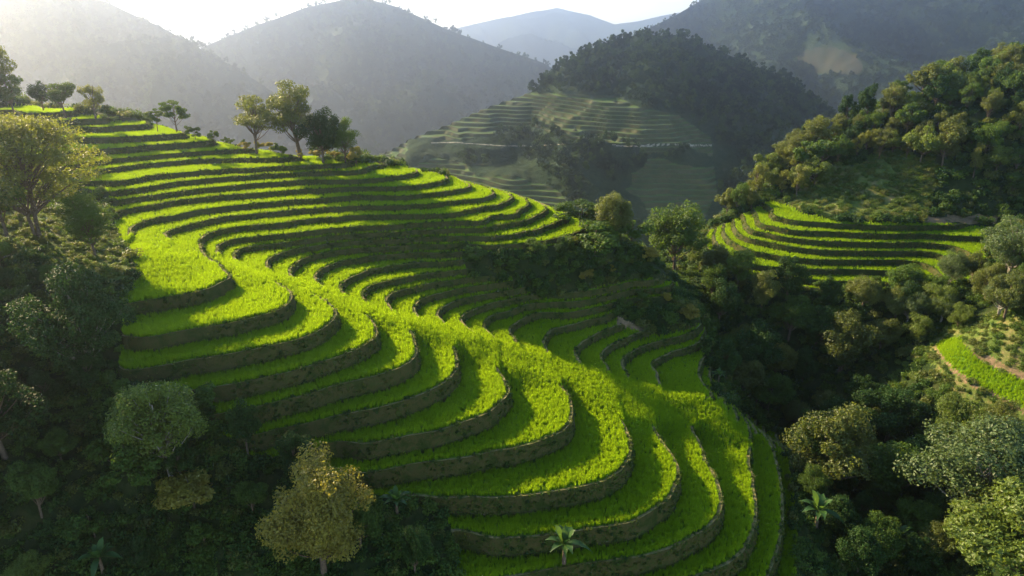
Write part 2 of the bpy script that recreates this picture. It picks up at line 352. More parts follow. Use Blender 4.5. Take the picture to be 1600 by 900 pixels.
ok=(Fi[:,0]!=Fi[:,1])&(Fi[:,1]!=Fi[:,2])&(Fi[:,0]!=Fi[:,2])
Fi=Fi[ok]; sub=sub[ok]; VVk=VV[ok]; clsk=cls[ok]; regk=reg[ok]; ALLk=ALL[ok]
nrm=np.cross(VVk[:,1]-VVk[:,0],VVk[:,2]-VVk[:,0]); bad=nrm[:,2]<0
Fi[bad]=Fi[bad][:,::-1]
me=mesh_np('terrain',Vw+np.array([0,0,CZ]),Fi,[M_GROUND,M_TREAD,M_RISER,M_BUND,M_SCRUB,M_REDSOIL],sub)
terrain=props(link('terraced_terrain',me),'steep green hillsides cut into curved rice terraces around a wooded gully',None,None,'structure')
print('terrain tris',len(Fi))
# height lookup on the camera-relative grid for planting
def ground(x,y):
    x=np.asarray(x,float); y=np.asarray(y,float)
    r=np.hypot(x,y); a=np.arctan2(x,y); i=np.clip(np.log(r/16)/np.log(245/16.)*(nr-1),0,nr-1.001); j=np.clip((a-aa[0])/(aa[1]-aa[0]),0,na-1.001)
    i0=i.astype(int); j0=j.astype(int); fi=i-i0; fj=j-j0
    return (S0[i0,j0]*(1-fi)+S0[i0+1,j0]*fi)*(1-fj)+(S0[i0,j0+1]*(1-fi)+S0[i0+1,j0+1]*fi)*fj
# ---------------------------------------------------------------- far hills, valley floor, haze
def hill_mat(name,stops,sc_=.03):
    m,t,out=nmat(name); n=noise(t,sc_,6,.65); n2=noise(t,.35,5,.75)
    f=mathn(t,'ADD',mathn(t,'MULTIPLY',n,.55),mathn(t,'MULTIPLY',n2,.45))
    t.links.new(bsdf(t,ramp(t,f,stops),1,.05,n2,1,2.5),out.inputs[0]); return m
M_HILL=hill_mat('forested_hillside',[(.38,(.008,.024,.012)),(.5,(.02,.038,.016)),(.62,(.035,.05,.022))])
M_HTREAD=m_ground('far_paddy',[(.35,(.03,.068,.015)),(.65,(.06,.095,.022))],.08,det=5)
M_HBANK=m_ground('far_bank',[(.35,(.025,.045,.015)),(.65,(.07,.065,.03))],.1,det=5)
M_ROAD=m_ground('pale_dirt_road',[(.4,(.1,.1,.07)),(.65,(.38,.36,.3))],.5)
def interp(s):
    p=np.array(P(s)); return lambda u: np.interp(u,p[:,0],p[:,1])
def hill(name,label,topv,dtop,botv,dbot,u0,u1,nu,ns,amp,seed,mat,pw=1.,back=160,terr=None,K=1.):
    rg=1. if name=='terraced_hill' else 2.6
    td_=dtop; dtop=lambda u: td_(u)*K; dbot=dbot*K; amp=amp*K; back=back*K
    us=np.linspace(u0,u1,nu); s=np.linspace(0,1,ns)
    tv=topv(us); dt=dtop(us)
    Ug,Sg=np.meshgrid(us,s,indexing='ij')
    Dg=dbot+(dt[:,None]-dbot)*Sg
    # slope profile in z (steeper in the middle, rounded top)
    x,y,zt=at_d(us,tv,dt); xb,yb,zb=at_d(us,np.full(nu,botv),np.full(nu,dbot))
    prof=np.sin(Sg*np.pi/2)**pw*.55+Sg*.45
    Zg=zb[:,None]+(zt-zb)[:,None]*prof
    Xg=((us-800)/F)[:,None]*(Dg*_cp-Zg*_sp); Yg=Dg
    edge=np.sin(np.clip(Sg,0,1)*np.pi)**.5
    nz=fbm(Xg,Yg,amp*9,5,seed)*amp*2.2
    rid=np.abs(fbm(Xg+Yg*.3,Yg*.5,amp*7,3,seed+50))*amp*-3*rg
    Zg=Zg+nz*(.15+.85*edge)+rid*edge
    mi=np.zeros((nu-1,ns-1),int)
    if terr is not None: Zg,mi=terr(Xg,Yg,Zg)
    # back slope and a foot that goes under the valley floor
    bx=Xg[:,-1:]*(1+back/Dg[:,-1:]*1); by=Dg[:,-1:]+back; bz=Zg[:,-1:]-back*.8
    fx=Xg[:,:1]*.85; fy=Dg[:,:1]*.85; fz=np.minimum(Zg[:,:1]-30,-430)
    Xg=np.c_[fx,Xg,bx]; Yg=np.c_[fy,Yg,by]; Zg=np.c_[fz,Zg,bz]; mi=np.c_[mi[:,:1]*0,mi,mi[:,:1]*0]
    n=Xg.shape[1]; I=np.arange(nu*n).reshape(nu,n)
    Q=np.stack([I[:-1,:-1],I[1:,:-1],I[1:,1:],I[:-1,1:]],-1).reshape(-1,4)
    me=mesh_np(name,np.stack([Xg,Yg,Zg+CZ],-1).reshape(-1,3),Q,mat,mi.ravel(),smooth=False)
    o=props(link(name,me),label,None,None,'structure'); return (Xg[:,1:-1],Yg[:,1:-1],Zg[:,1:-1],mi[:,1:-1]),o
MT=P("575,262 600,235 645,205 700,180 765,152 830,146 960,150 1000,168 1060,180 1110,215 1120,300 1090,360 560,360 560,270")
MT2=P("640,215 700,225 760,215 830,200 960,225 1120,235 1120,262 1040,255 980,268 1010,340 960,360 860,300 760,262 640,255")
def m_terr(X,Y,Z):
    u,v=to_px(X,Y,Z); m=sstep(-4,4,poly_dist(u,v,MT))*(1-sstep(-4,4,poly_dist(u,v,MT2)+fbm(X,Y,22,3,4)*25))
    dz=2.2+.5*vnoise(X,Y,60,3)*0; n=Z/dz+fbm(X,Y,84,2,8)*.8; k=np.floor(n); f=n-k
    zt=(k+sstep(.62,.98,f))*dz-fbm(X,Y,84,2,8)*.8*dz
    Z2=Z*(1-m)+zt*m; fm=(f[:-1,:-1]+f[1:,1:])/2; mm_=m[:-1,:-1]>.5
    same=(k[:-1,:-1]==k[1:,1:]); mi=np.where(mm_,np.where((fm<.62)&same,1,2),0)
    u2,v2=to_px(X,Y,Z2); uc=u2[:-1,:-1];vc=v2[:-1,:-1]; rd=((uc>955)&(uc<1112)&(np.abs(vc-228-1.2*np.sin(uc/22))<.9))|((uc>672)&(uc<880)&(np.abs(vc-226-3*np.sin(uc/40))<.6)); mi[rd]=3
    return Z2,mi
Mdat,_=hill('terraced_hill','rounded wooded hill with faint terraces on its lower left flank',
 interp("540,285 560,268 600,240 640,218 700,194 760,168 830,146 870,110 900,90 940,68 1000,53 1060,56 1120,80 1180,106 1230,124 1280,165 1330,205 1400,245 1500,260"),
 interp("540,300 640,320 760,345 900,375 1050,410 1250,400 1500,390"),345,245,540,1500,620,420,6,3,[M_HILL,M_HTREAD,M_HBANK,M_ROAD],1.,120,m_terr,1.5)
Ldat,_=hill('left_hill','hazy wooded hill rising at the upper left in the glow of the sun',
 interp("-400,-190 -200,-110 0,-38 100,-18 180,10 260,48 330,86 400,125 440,150 500,185 560,215 620,250"),interp("-400,560 0,520 180,500 440,430 620,380"),300,300,-400,620,260,160,13,21,[M_HILL],1.,160,None,3.)
Cdat,_=hill('central_mountain','broad blue-grey forested mountain in the middle distance',
 interp("180,140 250,112 330,72 400,44 480,14 560,-4 620,12 700,47 780,77 850,100 900,130 960,165"),interp("180,800 560,900 960,760"),275,560,180,960,260,160,19,33,[M_HILL],1.,160,None,2.1)
M_CLEAR=m_ground('cleared_slope',[(.35,(.018,.03,.015)),(.65,(.045,.04,.025))],.06,det=5)
CLR=P('1243,92 1262,82 1300,78 1335,90 1352,112 1325,121 1275,117 1250,106')
def r_terr(X,Y,Z):
    u,v=to_px(X,Y,Z); return Z,in_poly(u[:-1,:-1],v[:-1,:-1],CLR).astype(int)
Rdat,_=hill('right_mountain','tall dark blue forested mountainside filling the upper right',
 interp("900,110 960,66 1010,42 1060,20 1110,-6 1200,-34 1400,-70 1700,-110 1900,-130"),interp("900,700 1100,760 1500,720 1900,640"),345,400,900,1900,360,240,14,47,[M_HILL,M_CLEAR],1.,200,r_terr,2.)
F1d,_=hill('far_mountain','pale blue mountain ridge on the skyline behind the terraced hill',
 interp("600,75 650,62 720,43 780,29 830,18 870,12 920,23 960,37 1010,29 1060,20 1120,30 1250,40"),interp("600,1900 1250,1900"),150,1300,600,1250,260,110,18,61,[M_HILL],1.,160,None,2.4)
F2d,_=hill('faint_mountain','faint sunlit mountain peak on the skyline at the left',
 interp("120,75 180,60 260,30 310,12 350,16 410,38 480,62 560,80"),interp("120,2500 560,2500"),150,1700,120,560,200,100,16,73,[M_HILL],1.,160,None,2.4)
gx=7500
me=mesh_np('valley_floor',[(-gx,-260,-320),(gx,-260,-320),(gx,7400,-320),(-gx,7400,-320)],[(0,1,2,3)],[M_GROUND])
props(link('valley_ground',me),'dark wooded valley bottom far below the terraces',None,None,'structure')
HZT=max(o.matrix_world@Vector(c) for o in C.objects if o.type=='MESH' for c in [max(o.bound_box,key=lambda q:q[2])]).z if False else 1+max(c[2] for o in C.objects if o.type=='MESH' for c in o.bound_box)+25; print('haze top',HZT)
# haze: one closed box of even air
m,t,out=nmat('haze'); vol=t.nodes.new('ShaderNodeVolumePrincipled')
vol.inputs['Color'].default_value=(.7,.8,1,1); vol.inputs['Density'].default_value=HAZE; vol.inputs['Anisotropy'].default_value=.86
t.links.new(vol.outputs[0],out.inputs['Volume'])
x0,x1,y0,y1,z0,z1=-7600,7600,-280,7500,-322,HZT
V=[(x,y,z) for z in (z0,z1) for y in (y0,y1) for x in (x0,x1)]
me=mesh_np('haze',V,[(0,2,3,1),(4,5,7,6),(0,1,5,4),(2,6,7,3),(0,4,6,2),(1,3,7,5)],[m]); hz=props(link('haze',me),'thin pale morning haze hanging over the valley',None,None,'stuff')
# ---------------------------------------------------------------- planting: meshes of leaves, blades and limbs
def leaves(cent,nrm_,size,asp=.5,r=rng):
    """rhombic leaves: centre, normal, length"""
    n=len(cent); nrm_=nrm_/np.maximum(np.linalg.norm(nrm_,axis=1,keepdims=True),1e-6)
    t=r.normal(size=(n,3)); t-=nrm_*(t*nrm_).sum(1,keepdims=True); t/=np.linalg.norm(t,axis=1,keepdims=True); b=np.cross(nrm_,t)
    s=np.asarray(size).reshape(-1,1)*np.ones((n,1))
    V=np.stack([cent-t*s*.5,cent+b*s*asp*.5+nrm_*s*.06,cent+t*s*.5,cent-b*s*asp*.5+nrm_*s*.06],1).reshape(-1,3)
    return V,np.arange(4*n).reshape(n,4)
def tube(pts,rad,k=6):
    pts=np.asarray(pts,float); n=len(pts); V=[];T=np.gradient(pts,axis=0); T/=np.linalg.norm(T,axis=1,keepdims=True)+1e-9
    for i in range(n):
        a=np.cross(T[i],[.3,1,.1]); a/=np.linalg.norm(a); b=np.cross(T[i],a)
        th=np.arange(k)*2*np.pi/k; V.append(pts[i]+rad[i]*(np.cos(th)[:,None]*a+np.sin(th)[:,None]*b))
    V=np.concatenate(V); Fq=[]
    for i in range(n-1):
        for j in range(k): Fq.append((i*k+j,i*k+(j+1)%k,(i+1)*k+(j+1)%k,(i+1)*k+j))
    return V,np.array(Fq)
def merge(parts):
    V=[];Fq=[];o=0
    for v,f in parts: V.append(v);Fq.append(f+o);o+=len(v)
    return np.concatenate(V),np.concatenate(Fq)
def make_tree(seed,H,form,mat,bark,nleaf,lsize,kind='round',nclump=26,stems=1):
    """unit tree of height H; form=(crown base fraction, crown half width)"""
    r=np.random.default_rng(seed); cb,cw=form; tr=[];cl=[]
    zc0=H*cb; Rz=(H-zc0)/2; zc=zc0+Rz
    roots=[np.array([0,0,0.])]+[np.array([r.uniform(-.6,.6),r.uniform(-.4,.4),0]) for _ in range(stems-1)]
    tops=[]
    for q in roots:
        lean=np.array([r.uniform(-.12,.12)*H*(1.8 if stems>1 else 1),r.uniform(-.08,.08)*H,0]); top=q+lean+np.array([0,0,H*.82]); m1=q+lean*.25+[r.uniform(-.03,.03)*H,r.uniform(-.03,.03)*H,H*.4]
        s=np.linspace(0,1,9)[:,None]; path=(1-s)**2*q+2*s*(1-s)*m1+s*s*top; r0=H*.022/(stems**.4)
        path[0,2]-=.6
        tr.append(tube(path,r0*(1-.85*s[:,0])+.01*H*.15,7)); tops.append(path)
    for i in range(nclump):
        if kind=='layer':
            lay=r.integers(0,6); h=zc0+(H-zc0)*(.02+.18*lay+r.uniform(-.07,.07)); rr_=cw*(1.05-.16*abs(lay-1.6))*np.sqrt(r.uniform(.05,1)); a=r.uniform(0,2*np.pi)
            c=np.array([math.cos(a)*rr_,math.sin(a)*rr_,h]); rc=np.array([cw*.27,cw*.27,H*.05])*r.uniform(.7,1.3)
        elif kind=='open':
            d=r.normal(size=3); d/=np.linalg.norm(d); q=r.uniform(.25,1)**.7
            c=np.array([d[0]*cw*q,d[1]*cw*q,zc+d[2]*Rz*q]); rc=np.array([cw*.3,cw*.3,Rz*.2])*r.uniform(.7,1.35)
        else:
            d=r.normal(size=3); d/=np.linalg.norm(d); d[2]=d[2]*.8+.15; q=r.uniform(.3,1.0)**.8
            wz=1-.35*max(0,d[2])
            c=np.array([d[0]*cw*q*wz,d[1]*cw*q*wz,zc+d[2]*Rz*q]); rc=np.array([cw*.25,cw*.25,Rz*.2])*r.uniform(.6,1.5)
        cl.append((c,rc)); pa=tops[i%len(tops)]
        j=int(np.clip((c[2]-H*.15)/(H*.82)*8*.8,2,7)); st=pa[j]; s=np.linspace(0,1,5)[:,None]
        mid=(st+c)/2+np.array([0,0,-.06*H if kind!='layer' else .03*H]); br=(1-s)**2*st+2*s*(1-s)*mid+s*s*c
        tr.append(tube(br,H*.008*(1-.8*s[:,0])+.008,4))
    C_,N_,Vv=[],[],[]
    w=np.array([c[1].prod() for c in cl])**.66; w/=w.sum()
    for (c,rc),wi in zip(cl,w):
        n=max(6,int(nleaf*wi)); d=r.normal(size=(n,3)); d/=np.linalg.norm(d,axis=1,keepdims=True)
        q=r.uniform(.35,1.12,size=(n,1))**.6
        p=c+d*q*rc; p+=fbm(p[:,0]*3+seed,p[:,1]*3+p[:,2]*2,1.3,2,seed)[:,None]*rc*.5
        C_.append(p); N_.append(d*.7+r.normal(size=(n,3))*.55+[0,0,.35]); Vv.append(np.clip(r.uniform(.1,.9)*.5+r.uniform(0,.5,n),0,1))
    C_=np.concatenate(C_);N_=np.concatenate(N_);Vv=np.concatenate(Vv)
    V,Fq=leaves(C_,N_,lsize*r.uniform(.6,1.35,len(C_)),.55,r)
    cm=mesh_np('crown',V,Fq,[mat]); attr(cm,'v',np.repeat(Vv,4))
    V,Fq=merge(tr); tm=mesh_np('trunk',V,Fq,[bark],smooth=True)
    return tm,cm,H
def make_bush(seed,mat,n,ls,rx=1.,rz=.75,up=.35,asp=.5):
    r=np.random.default_rng(seed); P_=[];N_=[];Vv=[]
    for i in range(7):
        a=r.uniform(0,6.28);q=r.uniform(0,.6); c=np.array([math.cos(a)*q*rx,math.sin(a)*q*rx,rz*r.uniform(.2,.7)]); rc=np.array([rx,rx,rz])*r.uniform(.28,.55)
        d=r.normal(size=(n//7,3)); d/=np.linalg.norm(d,axis=1,keepdims=True); P_.append(c+d*rc*r.uniform(.5,1.1,(n//7,1))); N_.append(d*.8+r.normal(size=(n//7,3))*.5+[0,0,up]); Vv.append(r.uniform(0,.4)+r.uniform(0,.6,n//7))
    P_=np.concatenate(P_);N_=np.concatenate(N_)
    V,Fq=leaves(P_,N_,ls*r.uniform(.6,1.4,len(P_)),asp,r); me=mesh_np('bush',V,Fq,[mat]); attr(me,'v',np.repeat(np.concatenate(Vv),4)); return me
def make_tuft(seed,mat,nb,h,rad,w,lean):
    r=np.random.default_rng(seed); V=[];Fq=[];vv=[]
    for i in range(nb):
        a=r.uniform(0,6.28); q=rad*math.sqrt(r.uniform(0,1)); b=np.array([math.cos(a)*q,math.sin(a)*q,0]); az=r.uniform(0,6.28); d=np.array([math.cos(az),math.sin(az),0]); s=np.array([-d[1],d[0],0])
        H_=h*r.uniform(.7,1.15); L_=lean*r.uniform(.3,1.2)*H_; p1=b+d*L_*.3+[0,0,H_*.6]; p2=b+d*L_+[0,0,H_]
        o=len(V); V+=[b-s*w*.5,b+s*w*.5,p1+s*w*.45,p1-s*w*.45,p2]; Fq+=[(o,o+1,o+2),(o,o+2,o+3),(o+3,o+2,o+4)]; vv+=[r.uniform(0,1)]*5
    me=mesh_np('tuft',V,Fq,[mat]); attr(me,'v',vv); return me
def scatter(name,label,pts,rot,scl,idx,variants,tilt=None):
    """one object that repeats small plants nobody could count"""
    me=bpy.data.meshes.new(name); me.vertices.add(len(pts)); me.vertices.foreach_set('co',np.asarray(pts,np.float32).ravel())
    attr(me,'rot',rot); attr(me,'scl',scl); attr(me,'idx',idx)
    coll=bpy.data.collections.new(name+'_kinds')
    for i,v in enumerate(variants):
        o=bpy.data.objects.new('%s_kind_%02d'%(name,i),v); coll.objects.link(o)
    g=bpy.data.node_groups.new(name,'GeometryNodeTree')
    g.interface.new_socket('Geometry',in_out='INPUT',socket_type='NodeSocketGeometry'); g.interface.new_socket('Geometry',in_out='OUTPUT',socket_type='NodeSocketGeometry')
    N=g.nodes.new; gi=N('NodeGroupInput'); go=N('NodeGroupOutput'); ip=N('GeometryNodeInstanceOnPoints'); ci=N('GeometryNodeCollectionInfo')
    ci.inputs['Collection'].default_value=coll; ci.inputs['Separate Children'].default_value=True; ci.inputs['Reset Children'].default_value=True
    def at(n,ty='FLOAT'):
        a=N('GeometryNodeInputNamedAttribute'); a.data_type=ty; a.inputs['Name'].default_value=n; return a.outputs['Attribute']
    cx=N('ShaderNodeCombineXYZ'); L=g.links.new
    L(at('rot'),cx.inputs['Z']); L(cx.outputs[0],ip.inputs['Rotation']); L(at('scl'),ip.inputs['Scale'])
    L(gi.outputs[0],ip.inputs['Points']); L(ci.outputs[0],ip.inputs['Instance']); ip.inputs['Pick Instance'].default_value=True
    fi=N('FunctionNodeFloatToInt'); L(at('idx'),fi.inputs[0]); L(fi.outputs[0],ip.inputs['Instance Index']); L(ip.outputs[0],go.inputs[0])
    o=props(link(name,me),label,None,None,'stuff'); md=o.modifiers.new('scatter','NODES'); md.node_group=g; return o
def sample_tris(T3,dens,extra=None):
    """random points on triangles, dens per square metre"""
    a=np.linalg.norm(np.cross(T3[:,1]-T3[:,0],T3[:,2]-T3[:,0]),axis=1)*.5*dens
    n=rng.poisson(a); i=np.repeat(np.arange(len(T3)),n); u=rng.random((len(i),2)); s=u.sum(1)>1; u[s]=1-u[s]
    w=np.c_[1-u.sum(1),u]; p=(T3[i]*w[:,:,None]).sum(1); return (p,i,w) 
# rice
dist=np.hypot(VVk[:,:,0].mean(1),VVk[:,:,1].mean(1))
tuM,tvM=to_px(VVk[:,:,0].mean(1),VVk[:,:,1].mean(1),VVk[:,:,2].mean(1))
infr=(tuM>-150)&(tuM<1750)&(tvM>60)&(tvM<1010)
RT=[make_tuft(40+i,M_RICE,13,.56,.15,.03,.22) for i in range(6)]
for nm,lab,rg,base_d,sc_ in (('rice_crop','bright green young rice standing thick in the curved main paddies',2,None,1.),('rice_crop','young rice on the terraces of the right-hand hill',3,18,.7),('rice_crop','bright rice in the single narrow paddy on the right bank',1,26,.75)):
    m=(clsk==1)&(regk==rg)&infr
    T3=VVk[m]; dd=dist[m]; dens=np.where(dd<78,27,np.where(dd<92,24,22)) if base_d is None else np.full(len(T3),base_d)
    p,i,w=sample_tris(T3,dens)
    sc0=np.interp(dd[i],[78,90,105],[1.,.9,.68]) if base_d is None else np.full(len(p),sc_)
    print(nm,len(p))
    p[:,2]+=CZ-.03
    big=fbm(p[:,0],p[:,1],3.,3,31)
    scatter(nm,lab,p,rng.uniform(0,6.28,len(p)),sc0*rng.uniform(.85,1.15,len(p))*(1+.16*big),rng.integers(0,6,len(p)),RT)
# undergrowth on the natural slopes
BU=[make_bush(60,M_LEAF,420,.24),make_bush(61,M_DARK,420,.25),make_bush(62,M_LEAF,380,.22,1,1.1),make_bush(63,M_OLIVE,380,.22,1.,.9),make_bush(64,M_DARK,420,.28,1.1,.7),make_bush(65,M_LIME,420,.2,1.2,.55),make_bush(66,M_PALE,360,.2,1,.8)]
m=(clsk==0)&infr&(sub!=5)&(dist<200); T3=VVk[m]; dd=dist[m]; ss=sub[m]
p,i,w=sample_tris(T3,np.where((ss==4)&((tuM[m]>1400)|(tuM[m]<250)),1.9,np.where(ss==4,.9,np.where(dd<85,1.1,np.where(dd<130,.7,.3))))); print('bushes',len(p))
scr=ss[i]==4; q=rng.random(len(p)); pu,pv=to_px(p[:,0],p[:,1],p[:,2])
idx=np.where(scr,rng.choice([3,5,0,5],len(p)),rng.choice([0,1,2,4,1,0,3],len(p)))
lime=in_poly(pu,pv,P("1370,560 1470,520 1600,420 1600,560 1450,600 1380,620")); idx=np.where(lime&~scr,rng.choice([5,0,5,3],len(p)),idx)
scl=np.where(scr,rng.uniform(.3,.8,len(p)),rng.uniform(.55,1.35,len(p)))*np.where(dd[i]>130,1.6,np.where(dd[i]>85,1.2,1))
p[:,2]+=CZ-.15
scatter('undergrowth','tangled dark green undergrowth covering the slopes around the terraces',p,rng.uniform(0,6.28,len(p)),scl,idx,BU)
# weeds on the terrace banks
WE=[make_tuft(80,M_LEAF,14,.3,.2,.04,.8),make_tuft(81,M_OLIVE,14,.35,.2,.04,.7),make_bush(82,M_DARK,60,.16,.35,.3),make_bush(83,M_LEAF,60,.14,.35,.3)]
m=((clsk==2)|(clsk==3))&(regk>=2)&infr; p,i,w=sample_tris(VVk[m],np.where(clsk[m]==3,4.,4.5)); 
k_=fbm(p[:,0],p[:,1],5,2,77)>-.2; p=p[k_]; print('weeds',len(p)); p[:,2]+=CZ-.04
scatter('bank_weeds','short weeds and grass growing on the earth banks between paddies',p,rng.uniform(0,6.28,len(p)),rng.uniform(.5,1.2,len(p)),rng.choice([0,0,1,1,2,3],len(p)),WE)
# forest on the far hills
FT=[make_tree(300+i,9,(.12,3.4),mt,M_BARK,420,.95,nclump=12)[:2] for i,mt in enumerate((M_FAR,M_FARD,M_FAR,M_FARD,M_FAR))]
def forest(dat,name,label,dens,s0,seed,cond=None):
    X,Y,Z,mi=dat; T=[]
    A=np.stack([X,Y,Z],-1); q1=np.stack([A[:-1,:-1],A[1:,:-1],A[1:,1:]],2).reshape(-1,3,3); q2=np.stack([A[:-1,:-1],A[1:,1:],A[:-1,1:]],2).reshape(-1,3,3)
    mk=(mi.ravel()==0); T3=np.concatenate([q1[mk],q2[mk]]); p,_,_=sample_tris(T3,dens)
    u,v=to_px(p[:,0],p[:,1],p[:,2]); k=(u>-120)&(u<1720)&(v>-60)
    if cond is not None: k&=cond(u,v,p)
    p=p[k]; print(name,len(p)); p[:,2]+=CZ-s0*1.2
    scatter(name,label,p,rng.uniform(0,6.28,len(p)),s0*rng.uniform(.55,1.25,len(p)),rng.choice([0,1,2,3,4,1],len(p)),[c for _,c in FT])
GR=lambda u,v,p:(fbm(p[:,0],p[:,1],45,2,90)>-.22)
forest(Mdat,'forest','dense dark woods covering the rounded terraced hill',.045,.85,1,lambda u,v,p:(v<205)|(fbm(p[:,0],p[:,1],30,2,90)>.02))
forest(Rdat,'forest','dense woods over the tall mountainside at the upper right',.014,1.3,2)
forest(Ldat,'forest','woods on the hazy hill at the upper left',.006,1.7,3)
forest(Cdat,'forest','woods on the broad central mountain',.004,2.,4)
# ---------------------------------------------------------------- trees, each a thing with trunk and crown
KIN={ # height, (crown base, half width), material, bark, leaves, leaf size, kind, clumps, stems
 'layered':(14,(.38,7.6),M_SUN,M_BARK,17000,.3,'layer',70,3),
 'open':(12,(.32,4.2),M_OLIVE,M_BARK,8000,.27,'open',34,1),
 'open_dark':(11,(.3,3.9),M_LEAF,M_BARK,8000,.27,'open',36,1),
 'tall':(15,(.3,4.6),M_OLIVE,M_BARK,12000,.28,'open',50,2),
 'dense':(10,(.08,3.3),M_DARK,M_BARK,9000,.27,'round',34,1),
 'round':(8,(.22,3.4),M_LEAF,M_BARK,8500,.25,'round',32,1),
 'small':(6,(.4,2.3),M_LEAF,M_BARK,3500,.24,'open',16,1),
 'gold':(11,(.12,3.7),M_GOLD,M_BARK,14000,.23,'round',60,1),
 'pale':(11,(.22,4.6),M_PALE,M_PBARK,14000,.26,'round',56,2),
 'paledark':(12,(.2,4.6),M_DARK,M_PBARK,14000,.28,'round',56,2),
 'lit':(11,(.2,4.),M_LIME,M_PBARK,14000,.25,'round',60,1),
 'lime':(8,(.05,3.6),M_LIME,M_BARK,10000,.23,'round',36,1),
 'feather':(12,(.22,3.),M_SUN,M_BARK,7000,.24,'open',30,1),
 'olive':(9,(.12,3.4),M_OLIVE,M_BARK,9500,.25,'round',34,1),
 'bush':(3.2,(.02,1.8),M_LEAF,M_BARK,2600,.2,'round',12,1),
 'goldbush':(3.2,(.02,1.8),M_GOLD,M_BARK,2600,.2,'round',12,1),
}
_cache={}
def kin(k,var,lod=False):
    if (k,var,lod) not in _cache:
        H,fm,mt,bk,nl,ls,kd,nc,st=KIN[k]
        nl,ls,nc=(int(nl*.75),ls*1.5,int(nc*.8)) if lod else (int(nl*1.9),ls*.98,int(nc*1.25))
        _cache[(k,var,lod)]=make_tree(sum(map(ord,k))*31+var*101,H,fm,mt,bk,nl,ls,kd,nc,st)
    return _cache[(k,var,lod)]
_tt=np.concatenate([np.arange(25,110,.35),np.arange(110,260,.8)])
def hit(u,v):
    dx,dy,dz=ray(u,v); x,y,z=dx*_tt,dy*_tt,dz*_tt; g=ground(x,y); m=(z<g)&(np.hypot(x,y)<240)
    if not m.any(): return None
    i=int(np.argmax(m)); return float(x[i]),float(y[i]),float(g[i])
def plant(k,var,x,y,z,h,label,group=None,wide=1.,name='tree'):
    tm,cm,H=kin(k,var,math.hypot(x,y)>128); s=h/H
    o=props(bpy.data.objects.new(name,None),label,'tree' if 'bush' not in k else 'bush',group); C.objects.link(o); o.empty_display_size=.3
    o.location=(x,y,z+CZ); o.scale=(s*wide,s*wide,s); o.rotation_euler=(0,0,rng.uniform(0,6.28) if k!='layered' else .4)
    t=link('trunk',tm,o); c=link('crown',cm,o); return o
def hpx(x,y,z,vtop):                 # height that reaches picture row vtop
    lo,hi=.5,40
    for _ in range(30):
        md=(lo+hi)/2; _,v=to_px(x,y,z+md)
        if v>vtop: lo=md
        else: hi=md
    return lo
def by_px(k,var,u,vb,vt,label,group=None,wide=1.,name='tree',D=None):
    if D is None:
        q=hit(u,vb)
        if q is None:
            for dv in range(2,80,2):
                q=hit(u,vb+dv)
                if q: break
        x,y,z=q
    else:
        x,y,z=[float(w) for w in at_d(u,vb,D)]
    return plant(k,var,x,y,z,hpx(x,y,z,vt),label,group,wide,name)
